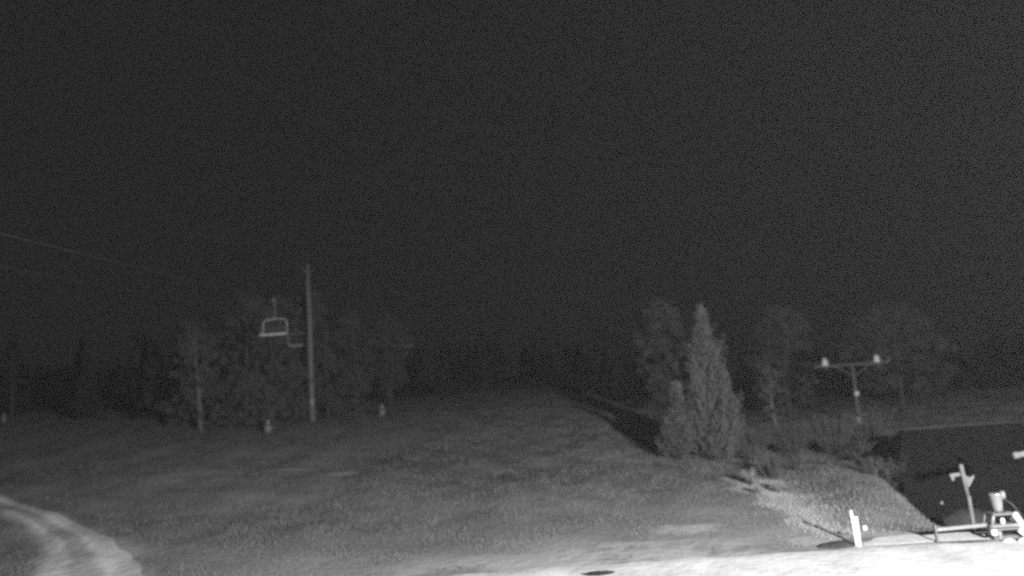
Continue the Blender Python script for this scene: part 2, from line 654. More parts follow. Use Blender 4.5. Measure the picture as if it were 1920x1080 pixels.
def conifer_meshes(height, width, seed, mat, bark, whorls=26, dens=1.0, upturn=0.25, spires=(), taper=0.8, skip=0.0, leaf=0.0):
    rs = np.random.default_rng(seed)
    mb = MB()
    mb.tube([(0, 0, -0.4), (0.02, 0, height * 0.3), (0.0, 0.02, height * 0.7), (0, 0, height)],
            [height * 0.02, height * 0.016, height * 0.008, 0.01], 8)
    cs = []

    def leader(bx, by, bz, hh, ww, nwh):
        for i in range(nwh):
            t = (i + rs.random()) / nwh
            if rs.random() < skip:
                continue
            zz = bz + hh * (0.03 + 0.97 * t)
            r = ww * 0.5 * (1 - t) ** taper * (0.65 + 0.5 * rs.random()) + 0.05
            nb = int(rs.integers(5, 9))
            a0 = rs.random() * 6.28
            for k in range(nb):
                a = a0 + k * 6.283 / nb + rs.normal(0, 0.2)
                rr = r * (0.6 + 0.5 * rs.random())
                drop = -0.25 * rr
                steps = max(4, int(rr * 13 * dens))
                end = None
                for s in range(steps):
                    f = (s + 0.5) / steps
                    px = bx + math.cos(a) * rr * f
                    py = by + math.sin(a) * rr * f
                    pz = zz + drop * f * (1 - f) * 2 + upturn * rr * f * f
                    spread = 0.03 + 0.15 * rr * math.sin(math.pi * min(1, f + 0.15)) * 0.7
                    for q in range(int(5 * dens)):
                        cs.append((px + rs.normal(0, spread), py + rs.normal(0, spread),
                                   pz + rs.normal(0, 0.05 + 0.05 * rr)))
                    end = (px, py, pz)
                mb.tube([(bx, by, zz), end], [0.018 + 0.008 * rr, 0.006], 4)
    leader(0, 0, 0, height, width, whorls)
    for (sx, sy, sz, sh, sw) in spires:
        mb.tube([(0, 0, max(0, sz - 0.5)), (sx * 0.8, sy * 0.8, sz + 0.2), (sx, sy, sz + sh)], [0.07, 0.05, 0.01], 6)
        leader(sx, sy, sz, sh, sw, max(8, int(whorls * 0.5)))
    return mb.mesh('trunk', bark, True), soup('crown', leaf_cards(cs, leaf or (0.10 if dens >= 1 else 0.17), 0.05), mat)


def broadleaf_meshes(height, width, seed, mat, bark, clumps=60, per=110, leaf=0.11, base=0.32, lean=0.0):
    rs = np.random.default_rng(seed)
    mb = MB()
    top = (lean * height, 0.0, height * 0.92)
    knee = (lean * height * 0.35 + rs.normal(0, 0.1), rs.normal(0, 0.1), height * 0.45)
    mb.tube([(0, 0, -0.4), (0.0, 0.0, height * 0.15), knee, top],
            [height * 0.022, height * 0.018, height * 0.012, 0.015], 8)
    cs = []
    for i in range(clumps):
        t = base + (1 - base) * rs.random() ** 0.85
        env = math.sin(math.pi * min(0.97, 0.12 + 0.85 * (t - base) / (1 - base))) ** 0.7
        r = width * 0.5 * env * (0.25 + 0.95 * rs.random() ** 0.7)
        a = rs.random() * 6.283
        c = np.array([lean * height * t + math.cos(a) * r, math.sin(a) * r, height * t])
        f = max(0.18, t - 0.16)
        st = (lean * height * f, 0, height * f)
        mid = tuple((np.array(st) + c) / 2 + rs.normal(0, 0.12, 3))
        mb.tube([st, mid, tuple(c)], [0.035, 0.022, 0.008], 5)
        cr = width * (0.05 + 0.16 * rs.random() ** 1.6)
        pts = rs.normal(size=(per, 3))
        pts /= np.linalg.norm(pts, axis=1, keepdims=True)
        pts *= cr * rs.random((per, 1)) ** 0.45
        pts[:, 2] *= 0.7
        cs.append(c + pts)
    return mb.mesh('trunk', bark, True), soup('crown', leaf_cards(np.concatenate(cs), leaf, 0.03), mat)


def tree(name, meshes, x, y, label, cat='tree', group=None, rz=0.0, s=1.0, sink=0.0):
    e = empty(name, (x, y, terr(x, y) - sink), label, cat, group, rz)
    e.scale = (s, s, s)
    link('trunk', meshes[0], e)
    link('crown', meshes[1], e)
    return e


# the conifer in the middle distance, several upright leaders low on its left side
main_con = conifer_meshes(8.3, 4.5, 5, MT['needle'], MT['bark'], whorls=44, dens=1.1, upturn=0.45, taper=0.72, skip=0.1,
                          spires=((-1.8, -0.4, 0.4, 4.0, 1.8), (-0.8, -0.7, 0.9, 4.6, 1.6), (0.8, -0.5, 0.8, 4.2, 1.7),
                                  (-2.2, 0.1, 0.1, 2.5, 2.0), (0.0, -1.2, 0.0, 2.4, 2.0)), leaf=0.065)
tree('conifer_tree', main_con, 10.3, 44.2, 'tall shaggy conifer with upright side leaders, casting a shadow up the slope',
     'tree')

bl = [broadleaf_meshes(9.0, 4.6, 21, MT['leaf'], MT['bark'], base=0.12, clumps=80),
      broadleaf_meshes(8.0, 7.4, 22, MT['leaf'], MT['bark'], clumps=110, base=0.15),
      broadleaf_meshes(10.0, 4.4, 23, MT['leaf'], MT['bark'], base=0.15, clumps=80),
      broadleaf_meshes(9.5, 4.4, 24, MT['dark_leaf'], MT['bark'], base=0.15, clumps=70),
      broadleaf_meshes(9.5, 4.0, 25, MT['leaf'], MT['birch'], clumps=50, per=80, base=0.3, lean=-0.06),
      broadleaf_meshes(12.5, 4.6, 26, MT['thin_leaf'], MT['bark'], clumps=110, per=90, base=0.14, lean=0.03),
      broadleaf_meshes(11.5, 4.0, 27, MT['thin_leaf'], MT['bark'], clumps=100, per=90, base=0.1, lean=-0.03)]
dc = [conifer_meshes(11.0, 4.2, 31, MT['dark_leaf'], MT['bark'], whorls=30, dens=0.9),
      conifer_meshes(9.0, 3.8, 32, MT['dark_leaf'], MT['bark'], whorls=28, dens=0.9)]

tree('broadleaf_tree', bl[2], 12.6, 68.0, 'slender dim tree standing just left of the tall conifer', s=1.0)
tree('broadleaf_tree', bl[0], 25.0, 76.0, 'dim rounded tree between the tall conifer and the T-shaped tower', s=1.15, rz=1.0)
tree('broadleaf_tree', bl[1], 36.5, 78.0, 'broad dim tree right behind the T-shaped tower', s=1.2, rz=2.0)
tree('birch_sapling', broadleaf_meshes(5.2, 1.5, 41, MT['leaf'], MT['birch'], clumps=26, per=70, base=0.2), 18.0, 58.0,
     'thin young tree to the right of the tall conifer')
tree('birch_tree', bl[4], -28.4, 72.0, 'birch with a pale crooked trunk at the front of the wood, left of the chairs', s=1.0)
tree('broadleaf_tree', bl[5], -25.6, 76.0, 'tall dim tree standing left of the nearest hanging chair', s=0.98, rz=0.6)
tree('broadleaf_tree', bl[6], -22.6, 74.0, 'tall dim tree directly under the nearest hanging chair', s=0.86, rz=2.2)
tree('broadleaf_tree', bl[6], -20.6, 80.0, 'tall dim tree close behind the tall pole', s=1.08, rz=4.0)
tree('broadleaf_tree', bl[5], -16.9, 84.0, 'tall dim tree just right of the tall pole', s=0.85, rz=3.0)
tree('birch_tree', bl[4], -31.5, 79.0, 'dim tree at the left side of the crooked birch', s=1.05, rz=1.4)
tree('broadleaf_tree', bl[5], -24.0, 82.0, 'tall dim tree at the back, between the nearest chair and the crooked birch', s=1.0, rz=5.0)
tree('broadleaf_tree', bl[6], -18.6, 78.5, 'leafy slim tree at the right of the foot of the tall pole', s=0.62, rz=0.4)
tree('broadleaf_tree', bl[6], -27.4, 84.0, 'tall slim tree right behind the crooked birch', s=1.1, rz=2.9)
tree('broadleaf_tree', bl[5], -14.6, 92.0, 'tall dim tree below the crossarm of the cable tower', s=0.85, rz=1.9)
und = broadleaf_meshes(4.2, 4.6, 51, MT['thin_leaf'], MT['bark'], clumps=70, per=90, base=0.05)
for k, (x, y, s, lab) in enumerate((
        (-26.6, 73.0, 0.9, 'low undergrowth bush right of the crooked birch'),
        (-23.6, 71.5, 1.0, 'low undergrowth bush below the nearest hanging chair'),
        (-21.9, 77.0, 1.25, 'undergrowth bush just left of the foot of the tall pole'),
        (-30.6, 76.0, 1.1, 'undergrowth bush left of the crooked birch'),
        (-17.0, 81.0, 0.9, 'undergrowth bush right of the foot of the tall pole'))):
    tree('undergrowth_bush', und, x, y, lab, 'bush', rz=k * 1.7, s=s)
G = 'dark trees of the wood on the left'
spots = [(-66, 92, 0, 1.0), (-61, 97, 1, 1.1), (-56.5, 90, 2, .9), (-51, 94, 0, .85), (-47, 88, 1, 1.0),
         (-43, 92, 2, 1.0), (-39, 86, 0, .8), (-36, 90, 1, 1.05), (-33, 82, 2, .9), (-30.5, 86, 0, .75),
         (-27, 80, 1, .95), (-24.5, 84, 2, .85), (-72, 96, 1, 1.1), (-70, 88, 2, .8), (-18.5, 88, 2, .8),
         (-9.5, 104, 1, .9), (-4.5, 110, 2, .8)]
ORD = ['first', 'second', 'third', 'fourth', 'fifth', 'sixth', 'seventh', 'eighth', 'ninth', 'tenth', 'eleventh',
       'twelfth', 'thirteenth', 'fourteenth']
spots.sort(key=lambda q: q[0] / q[1])
for i, (x, y, k, s) in enumerate(spots):
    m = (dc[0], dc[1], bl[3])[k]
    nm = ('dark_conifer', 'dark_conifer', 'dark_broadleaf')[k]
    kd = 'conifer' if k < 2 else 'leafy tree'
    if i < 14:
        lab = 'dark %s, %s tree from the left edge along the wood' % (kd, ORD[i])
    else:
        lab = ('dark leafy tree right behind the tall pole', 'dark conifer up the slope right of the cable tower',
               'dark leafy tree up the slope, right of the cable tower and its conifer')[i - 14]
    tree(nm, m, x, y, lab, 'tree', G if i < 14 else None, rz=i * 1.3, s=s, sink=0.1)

# far-off wood that closes the view, one mass
cs, tk = [], []
for i in range(210):
    x = -150 + 300 * i / 209 + RNG.normal(0, 2)
    y = 168 + 0.0009 * x * x + RNG.normal(0, 8)
    h = 6 + 2.5 * RNG.random()
    z = terr(x, y)
    n = 150
    t = RNG.random(n)
    a = RNG.random(n) * 6.283
    r = (1 - t) ** 0.8 * (1.9 + 0.6 * RNG.random()) * (0.4 + 0.6 * RNG.random(n))
    cs.append(np.stack([x + np.cos(a) * r, y + np.sin(a) * r, z + h * t + 0.2], -1))
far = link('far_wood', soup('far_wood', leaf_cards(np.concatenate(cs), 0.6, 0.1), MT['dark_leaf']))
tag(far, 'dark wood closing the top of the slope', 'wood', kind='stuff')


# ---- pale shrubs on the bank, lit by the floodlight
def shrub_mesh(h, wd, seed, mat, n=46):
    rs = np.random.default_rng(seed)
    cs = []
    mb = MB()
    for i in range(n):
        a = rs.random() * 6.283
        rr = wd * 0.5 * rs.random() ** 0.7
        hh = h * (0.45 + 0.55 * rs.random())
        e = np.array([math.cos(a) * rr, math.sin(a) * rr, hh])
        mb.tube([(e[0] * 0.25, e[1] * 0.25, -0.05), tuple(e * (0.7, 0.7, 0.55)), tuple(e)], [0.012, 0.009, 0.004], 4)
        for q in range(40):
            f = 0.25 + 0.75 * rs.random()
            cs.append(e * (f ** 1.3, f ** 1.3, f) + rs.normal(0, 0.05, 3))
    return mb.mesh('stem', MT['bark']), soup('foliage', leaf_cards(cs, 0.035, 0.01), mat)


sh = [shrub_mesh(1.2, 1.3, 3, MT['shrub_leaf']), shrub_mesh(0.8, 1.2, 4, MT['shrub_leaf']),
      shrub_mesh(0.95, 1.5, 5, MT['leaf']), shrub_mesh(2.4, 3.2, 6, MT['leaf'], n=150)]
shrubs = [(9.9, 36.3, 0, 0.7, 'tallest pale shrub at the head of the trodden path'),
          (10.6, 35.0, 1, 0.65, 'pale low shrub at the right of the tallest pale shrub'),
          (9.6, 34.4, 1, 0.5, 'small pale shrub growing beside the trodden path'),
          (11.4, 38.2, 2, 1.2, 'grey shrub on the bank behind the pale shrubs'),
          (13.2, 40.5, 2, 0.9, 'grey shrub right of the conifer, high on the bank'),
          (11.8, 42.8, 2, 1.0, 'wide grey shrub at the right foot of the tall conifer'),
          (15.6, 37.4, 2, 0.9, 'grey shrub at the edge of the bank in front of the dark hut roof'),
          (8.2, 43.3, 2, 0.8, 'small grey shrub at the left foot of the tall conifer'),
          (16.9, 38.6, 2, 1.5, 'taller grey shrub at the left corner of the dark hut'),
          (18.0, 43.6, 2, 1.6, 'grey shrub behind the left end of the dark hut roof'),
          (12.6, 45.0, 3, 0.8, 'big grey bush at the right side of the tall conifer'),
          (15.0, 45.8, 3, 0.9, 'big grey bush second to the right of the tall conifer'),
          (17.6, 46.6, 3, 1.0, 'big grey bush third to the right of the tall conifer, below the T-shaped tower'),
          (20.4, 47.8, 3, 1.05, 'big grey bush just left of the dark hut roof')]
for i, (x, y, k, s, lab) in enumerate(shrubs):
    e = empty('shrub', (x, y, terr(x, y)), lab, 'shrub', rz=i * 1.1)
    e.scale = (s, s, s)
    link('stem', sh[k][0], e)
    link('foliage', sh[k][1], e)


# dry grass that lines the bank: too many to count, one mass
m_ = 15000
y = 26.9 + 10.6 * RNG.random(m_) ** 0.8
x = 9.45 + 0.3 * np.sin(y * 1.9) + 0.25 * RNG.normal(size=m_) + RNG.exponential(0.75, m_)
kp = ~((y < 27.2) & (x > 10.4)) & (x < 14)
x, y = x[kp], y[kp]
z = terr_np(x, y)
n_ = len(x)
a = RNG.random(n_) * 6.283
h = 0.03 + 0.11 * RNG.random(n_) ** 1.5
wd_ = 0.006 + 0.007 * RNG.random(n_)
la, ll = RNG.random(n_) * 6.283, RNG.normal(0, 0.6, n_) * h
tri = np.stack([np.stack([x - np.cos(a) * wd_, y - np.sin(a) * wd_, z - 0.02], -1),
                np.stack([x + np.cos(a) * wd_, y + np.sin(a) * wd_, z - 0.02], -1),
                np.stack([x + np.cos(la) * ll, y + np.sin(la) * ll, z + h], -1)], 1)
dg = link('dry_grass', soup('dry_grass', tri, MT['dry_grass']))
tag(dg, 'pale dry grass growing over the bank beside the trodden path', 'grass', kind='stuff')

# ================================================================== chairlift
def rope_pt(s, y):
    """s = 0 the strand above the nearest chair, s = 1 the strand on its left"""
    if s == 0:
        x = -18.15 + 0.026 * (y - 28)
    else:
        x = -22.6 + 0.026 * (y - 35)
    z = 12.7 + 0.0385 * (y - 28) + 0.00011 * (y - 28) ** 2
    return Vector((x, y, z))


for s, lab in ((0, 'upper strand of the lift cable, carrying the nearest empty chair'),
               (1, 'lower strand of the lift cable entering at the left edge of the picture')):
    mb = MB()
    pts = [rope_pt(s, y) for y in np.linspace(-20, 190, 70)]
    mb.tube(pts, 0.009, 6)
    tag(mb.build('lift_cable', MT['cable']), lab, 'cable')


def make_chair():
    root = empty('lift_chair', (0, 0, 0), 'x', 'lift chair')
    mb = MB()                                        # hanger: bent tube from the grip
    mb.tube([(0, 0, 0.05), (0, 0, -0.25), (0.0, 0.10, -0.7), (0.02, 0.10, -1.2), (0.02, 0.05, -1.38)], 0.045, 8)
    mb.build('hanger', MT['dull_steel'], root, True)
    mb = MB()
    mb.box((0, 0, 0.03), (0.16, 0.42, 0.2), bev=0.03)
    mb.tube([(0, -0.24, 0.05), (0, 0.24, 0.05)], 0.07, 8)
    mb.build('grip', MT['steel'], root)
    mb = MB()                                        # bail: rounded loop round the riders
    W, T, B = 0.90, -1.36, -2.55
    left = [(-W, 0.05, B), (-W + 0.03, 0.05, T - 0.30), (-W + 0.08, 0.05, T - 0.14), (-W + 0.2, 0.05, T - 0.06),
            (-0.35, 0.05, T)]
    pts = left + [(-p[0], p[1], p[2]) for p in reversed(left)]
    mb.tube(pts, 0.042, 8)
    mb.build('bail_frame', MT['steel'], root, True)
    seat = MB()
    for k in range(4):                               # seat slats run across
        seat.box((0, -0.10 - 0.13 * k, B + 0.02 + 0.012 * k), (1.86, 0.115, 0.05), bev=0.012)
    seat.box((0, -0.56, B + 0.03), (1.88, 0.05, 0.11), bev=0.015)
    seat.build('seat', MT['seat'], root)
    for zc in (-2.16, -2.0):
        b = MB()
        b.box((0, 0.10 + (zc + 2.16) * 0.2, zc), (1.74, 0.03, 0.10), bev=0.01)
        b.build('backrest_slat', MT['dark_seat'], root)
    for sx in (-1, 1):
        b = MB()
        b.tube([(sx * 0.88, 0.06, -2.05), (sx * 0.90, -0.25, -2.08), (sx * 0.90, -0.52, -2.2), (sx * 0.9, -0.56, B)],
               0.028, 7)
        b.build('armrest', MT['dull_steel'], root, True)
    return root


chair = make_chair()
GC = None
chairs = [(0, 58.0, 0.0, 'nearest empty lift chair, its pale frame hanging left of the tall pole'),
          (1, 79.0, math.pi, 'lift chair with a bright seat edge hanging just beside the tall pole'),
          (0, 117.0, 0.0, 'farthest lift chair, hanging right of the cable tower')]
for i, (s, y, rz, lab) in enumerate(chairs):
    o = chair if i == 0 else copy_tree(chair)
    o.location = rope_pt(s, y)
    o.rotation_euler = (0, 0, rz - 0.03)
    o['label'] = lab
    o['group'] = 'empty chairs on the lift'
    for ch in o.children:
        if ch.name.startswith('bail_frame') or (i == 1 and ch.name.startswith('seat')):
            ch.data = ch.data.copy()
            ch.data.materials[0] = MT['chair_paint'] if i != 1 else MT['white']


def sheave_train(root, x, y, z, n, r, mat, housing):
    st = MB()
    st.box((x, y, z + r * 1.1), (0.09, 2 * r * n + 0.2, 0.16), bev=0.02)
    st.box((x, y, z + r * 1.1 + 0.14), (0.2, 0.34, 0.2), bev=0.03)
    a = st.build('sheave_beam', housing, root)
    for k in range(n):
        wv = MB()
        yy = y + (k - (n - 1) / 2) * 2 * r * 1.04
        wv.lathe((x - 0.06, yy, z + r * 0.9), [(0.05, 0), (r, 0.0), (r, 0.03), (r * 0.8, 0.06), (r, 0.09), (r, 0.12),
                                               (0.05, 0.12)], 14, (1, 0, 0))
        wv.build('sheave_wheel', mat, a)
    return a


# cable tower far up the line
ty = 112.0
A, B_ = rope_pt(0, ty), rope_pt(1, ty)
cx = (A.x + B_.x) / 2
tz = terr(cx, ty)
tw = empty('lift_tower', (cx, ty, tz), 'dim cable tower with a wide crossarm, far beyond the tall pole', 'tower')
hz_ = A.z - tz
m = MB()
m.tube([(0, 0, -0.3), (0, 0, hz_ * 0.5), (0, 0, hz_ + 0.5)], [0.34, 0.28, 0.22], 14)
m.build('mast', MT['worn_paint'], tw, True)
m = MB()
m.box((0, 0, hz_ + 0.42), (5.4, 0.26, 0.3), bev=0.04)
m.box((-1.1, 0, hz_ + 0.1), (2.0, 0.12, 0.12), Matrix.Rotation(0.5, 3, 'Y').to_quaternion())
m.box((1.1, 0, hz_ + 0.1), (2.0, 0.12, 0.12), Matrix.Rotation(-0.5, 3, 'Y').to_quaternion())
m.build('crossarm', MT['worn_paint'], tw)
for P in (A, B_):
    sheave_train(tw, P.x - cx, 0, hz_ - 0.28, 4, 0.24, MT['worn_paint'], MT['worn_paint'])
m = MB()
m.lathe((0, 0, -0.4), [(0.7, 0), (0.7, 0.6), (0.62, 0.66)], 12)
m.build('foundation', MT['worn_paint'], tw)

# tall pole in front of the wood
px, py = -19.6, 76.5
pz = terr(px, py)
tp = empty('tall_pole', (px, py, pz), 'tall bare wooden pole rising above the trees behind the hanging chairs', 'pole')
m = MB()
m.tube([(0, 0, -0.5), (0.0, 0, 4), (0.04, 0, 9), (0.02, 0, 15.0)], [0.30, 0.26, 0.21, 0.15], 12)
m.build('shaft', MT['pole'], tp, True)
m = MB()
m.lathe((0.02, 0, 14.9), [(0.19, 0), (0.19, 0.12), (0.02, 0.3)], 12)
m.build('cap', MT['dull_steel'], tp)
m = MB()
m.tube([(0.02, 0, 14.1), (-0.5, -0.1, 14.6), (-0.8, -0.15, 15.3)], 0.05, 6)
m.tube([(0.02, 0, 14.1), (0.5, 0.1, 14.5), (0.75, 0.1, 14.9)], 0.04, 6)
m.build('bracket', MT['dull_steel'], tp, True)
m = MB()
m.lathe((0, 0, 1.6), [(0.31, 0), (0.31, 0.5)], 12)
m.build('band', MT['steel'], tp)

# T-shaped tower on the right
tx, tyy = 26.6, 64.5
tz = terr(tx, tyy)
tt = empty('drag_lift_tower', (tx, tyy, tz), 'T-shaped tower with two pale rollers on its crossarm, right of the conifer', 'tower')
m = MB()
m.tube([(0, 0, -0.4), (0, 0, 2.5), (0, 0, 4.75)], [0.17, 0.15, 0.13], 12)
m.build('mast', MT['worn_paint'], tt, True)
m = MB()
m.box((-0.1, 0, 4.66), (6.0, 0.16, 0.17), bev=0.02)
m.box((-0.75, 0, 4.2), (1.4, 0.08, 0.08), Matrix.Rotation(0.6, 3, 'Y').to_quaternion())
m.box((0.75, 0, 4.2), (1.4, 0.08, 0.08), Matrix.Rotation(-0.6, 3, 'Y').to_quaternion())
m.build('crossarm', MT['worn_paint'], tt)
for k, sx in enumerate((-2.15, 1.98)):
    m = MB()
    m.lathe((sx, 0, 4.72), [(0.27, 0.0), (0.27, 0.08), (0.22, 0.22), (0.17, 0.48), (0.10, 0.56), (0.03, 0.58)], 14)
    m.build('roller_housing', MT['white'], tt, True)
    m = MB()
    m.lathe((sx - 0.05, -0.02, 4.40), [(0.04, 0), (0.2, 0), (0.2, 0.025), (0.16, 0.05), (0.2, 0.075), (0.2, 0.1), (0.04, 0.1)],
            14, (1, 0, 0))
    m.build('guide_wheel', MT['worn_paint'], tt)
m = MB()
m.tube([(2.95, 0, 4.7), (2.95, 0, 5.0)], 0.05, 6)
m.build('end_pin', MT['steel'], tt)
m = MB()
m.box((0, -0.2, 2.35), (0.32, 0.03, 0.3), bev=0.01)
m.build('number_plate', MT['white'], tt)
m = MB()
m.lathe((0, 0, -0.3), [(0.26, 0), (0.26, 0.72), (0.2, 0.8)], 12)
m.build('foundation', MT['concrete'], tt)


# ---- small hydrants on the slope
def hydrant():
    root = empty('hydrant', (0, 0, 0), 'x', 'hydrant', 'pale hydrants on the slope')
    m = MB()
    m.lathe((0, 0, -0.1), [(0.33, 0), (0.34, 0.55), (0.30, 0.68), (0.16, 0.74)], 14)
    m.build('barrel', MT['steel'], root, True)
    m = MB()
    m.lathe((0, 0, 0.62), [(0.17, 0), (0.19, 0.12), (0.19, 0.38), (0.13, 0.5), (0.04, 0.55)], 14)
    m.build('bonnet', MT['steel'], root, True)
    m = MB()
    m.lathe((0.28, 0, 0.42), [(0.09, 0), (0.09, 0.14), (0.11, 0.14), (0.11, 0.2)], 10, (1, 0, 0))
    m.build('outlet', MT['dull_steel'], root)
    return root


hy = hydrant()
for i, (x, y, s, lab) in enumerate([(-13.1, 77.0, 1.0, 'pale hydrant alone on the slope right of the tall pole'),
                                    (-20.95, 67.3, 0.95, 'pale hydrant at the foot of the wood below the nearest chair'),
                                    (-54.2, 85.0, 0.9, 'pale hydrant cut by the left edge of the picture')]):
    o = hy if i == 0 else copy_tree(hy)
    o.location = (x, y, terr(x, y))
    o.rotation_euler = (0, 0, 0.5 * i)
    o.scale = (s, s, s)
    o['label'] = lab

# ================================================================== hut in the hollow
hx, hyy = 21.6, 40.5
hz0 = terr(hx, hyy) - 0.2
hut = empty('hut', (hx, hyy, hz0), 'black timber hut with a hipped roof, low in the hollow on the right', 'hut')
ridge = 2.75 - hz0
eave = 0.75 - hz0
L, Wd = 8.4, 4.6
m = MB()
m.box((0, 0, eave / 2), (L, Wd, eave), bev=0.03)
wall = m.build('wall', MT['timber'], hut)
bd = MB()
bd.box((0, 0, 0), (0.175, 0.03, eave - 0.06), bev=0.006)
bmesh_shared = bd.mesh('board', MT['timber'])
for k in range(46):
    o = link('board', bmesh_shared, wall, (-L / 2 + 0.1 + k * (L - 0.2) / 45, -Wd / 2 - 0.018 - 0.008 * (k % 2), eave / 2))
m = MB()
ov = 0.45
m.quadstrip([[(-L / 2 - ov, -Wd / 2 - ov, eave - 0.1), (L / 2 + ov, -Wd / 2 - ov, eave - 0.1),
              (L / 2 + ov, Wd / 2 + ov, eave - 0.1), (-L / 2 - ov, Wd / 2 + ov, eave - 0.1)],
             [(-L / 2 - ov, -Wd / 2 - ov, eave + 0.02), (L / 2 + ov, -Wd / 2 - ov, eave + 0.02),
              (L / 2 + ov, Wd / 2 + ov, eave + 0.02), (-L / 2 - ov, Wd / 2 + ov, eave + 0.02)],
             [(-L / 2 + 1.35, -0.05, ridge), (L / 2 - 1.35, -0.05, ridge),
              (L / 2 - 1.35, 0.05, ridge), (-L / 2 + 1.35, 0.05, ridge)]])
roof = m.build('roof', MT['roofing'], hut)
m = MB()
m.tube([(-L / 2 + 1.3, 0, ridge + 0.03), (L / 2 - 1.3, 0, ridge + 0.03)], 0.07, 8)
m.build('ridge_cap', MT['dark_steel'], roof)
m = MB()
m.box((-1.6, -Wd / 2 - 0.07, 0.95), (0.9, 0.06, 1.9), bev=0.01)
door = m.build('door', MT['timber'], hut)
m = MB()
m.tube([(-1.28, -Wd / 2 - 0.13, 0.9), (-1.28, -Wd / 2 - 0.13, 1.05)], 0.02, 6)
m.build('handle', MT['dull_steel'], door)

# ================================================================== things round the pad
# marker post: two stakes and a side knob
bx, by = 10.17, 26.0
mp = empty('marker_post', (bx, by, terr(bx, by)), 'white leaning marker post of two stakes beside the gravel pad', 'post')
m = MB()
q = Matrix.Rotation(rad(-3), 3, 'Y').to_quaternion()
m.box((-0.045, 0, 0.50), (0.08, 0.06, 1.16), q, bev=0.012)
m.build('stake', MT['white'], mp)
m = MB()
m.box((0.03, -0.06, 0.42), (0.12, 0.05, 0.94), Matrix.Rotation(rad(-0.5), 3, 'Y').to_quaternion(), bev=0.012)
m.build('stake', MT['white'], mp)
m = MB()
m.tube([(0.03, -0.03, 0.52), (0.24, -0.03, 0.52)], 0.012, 6)
m.build('peg', MT['dark_steel'], mp)
m = MB()
m.lathe((0.20, -0.03, 0.52), [(0.02, 0), (0.075, 0.02), (0.085, 0.07), (0.07, 0.13), (0.02, 0.15)], 12, (1, 0, 0))
m.build('knob', MT['white'], mp, True)


def heap(name, x, y, sx, sy, h, mat, label, cat, rz=0, seed=0):
    m = MB()
    rings = []
    n = 26
    for i in range(8):
        t = i / 7
        rr = math.cos(t * math.pi / 2)
        rings.append([((sx * rr * (1 + 0.25 * mnoise.noise(Vector((math.cos(a) * 1.5, math.sin(a) * 1.5, seed))))) * math.cos(a),
                       (sy * rr * (1 + 0.25 * mnoise.noise(Vector((math.cos(a) * 1.5, math.sin(a) * 1.5, seed + 5))))) * math.sin(a),
                       -0.04 + (h + 0.04) * math.sin(t * math.pi / 2) * (1 + 0.3 * mnoise.noise(Vector((a * 2, t * 3, seed)))))
                      for a in (2 * math.pi * k / n for k in range(n))])
    m.quadstrip(rings)
    o = m.build(name, mat, smooth=True, loc=(x, y, terr(x, y)))
    o.rotation_euler = (0, 0, rz)
    return tag(o, label, cat)


heap('dark_mound', 9.55, 26.08, 0.62, 0.30, 0.14, MT['mound_dark'], 'low dark mound at the left foot of the white marker post', 'soil heap', 0.05, 1)  # low flattened mound, dark all over
heap('dark_mound', 1.95, 24.66, 0.66, 0.34, 0.06, MT['mound_dark'], 'flat dark patch on the pale gravel at the bottom edge', 'soil heap', 0.0, 2)  # flatter mound in the same dark tone
heap('gravel_heap', 14.55, 25.45, 0.22, 0.2, 0.10, MT['white'], 'small white heap of gravel under the left leg of the machine', 'gravel heap', 0, 3)
heap('gravel_heap', 15.1, 25.3, 0.42, 0.25, 0.16, MT['white'], 'larger white heap of gravel in front of the machine', 'gravel heap', 0, 4)

# steel frame with a drum on top, long rail to its left
fx, fy = 14.5, 25.85
fz = terr(fx, fy) - 0.10
fr = empty('pump_frame', (fx, fy, fz), 'pale steel machine frame with a flared drum on top and a long rail', 'machine')


def qy(d):
    return Matrix.Rotation(rad(d), 3, 'Y').to_quaternion()


m = MB()
m.lathe((0.12, 0.05, 0.93), [(0.125, 0), (0.135, 0.05), (0.19, 0.5), (0.205, 0.52), (0.205, 0.56), (0.17, 0.57)], 20, (-0.03, 0, 1))
drum = m.build('drum', MT['bright_steel'], fr, True)
m = MB()
m.lathe((0.30, 0.02, 1.42), [(0.03, -0.13), (0.085, -0.1), (0.095, 0.0), (0.085, 0.1), (0.03, 0.13)], 12)
m.tube([(0.12, 0.03, 1.44), (0.3, 0.02, 1.44)], 0.03, 6)
m.build('valve_cap', MT['steel'], drum, True)
m = MB()
m.box((0.10, 0, 0.88), (0.66, 0.5, 0.08), bev=0.015)
m.build('top_plate', MT['dull_steel'], fr)
for (x0, z0, x1, z1, nm, rr, mt) in ((-0.19, 0.86, -0.30, 0.46, 'leg', 0.055, 'steel'),
                                     (0.44, 0.90, 0.60, 0.60, 'leg', 0.10, 'white')):
    m = MB()
    for yy in (-0.2, ):
        m.tube([(x0, yy, z0), (x0 + (x1 - x0) * 0.15, yy, z0 + (z1 - z0) * 0.15), (x1, yy, z1)], [rr * 0.8, rr, rr], 10)
    m.build(nm, MT[mt], fr, True)
for (x0, z0, x1, z1) in ((-0.19, 0.86, -0.30, 0.46), (0.44, 0.88, 0.56, 0.46)):
    m = MB()
    m.tube([(x0, 0.22, z0), (x1, 0.22, z1)], 0.05, 8)
    m.build('leg', MT['steel'], fr, True)
m = MB()
m.box((0.12, 0.0, 0.53), (0.92, 0.46, 0.10), bev=0.02)
m.build('deck', MT['steel'], fr)
m = MB()
m.lathe((0.12, -0.1, 0.58), [(0.05, 0), (0.07, 0.03), (0.07, 0.12), (0.04, 0.17)], 10)
m.build('nut', MT['white'], fr)
m = MB()
m.lathe((0.38, -0.2, 0.72), [(0.0, 0), (0.075, 0.0), (0.075, 0.1), (0.0, 0.1)], 12, (0, 1, 0))
m.build('port', MT['dark_steel'], fr)
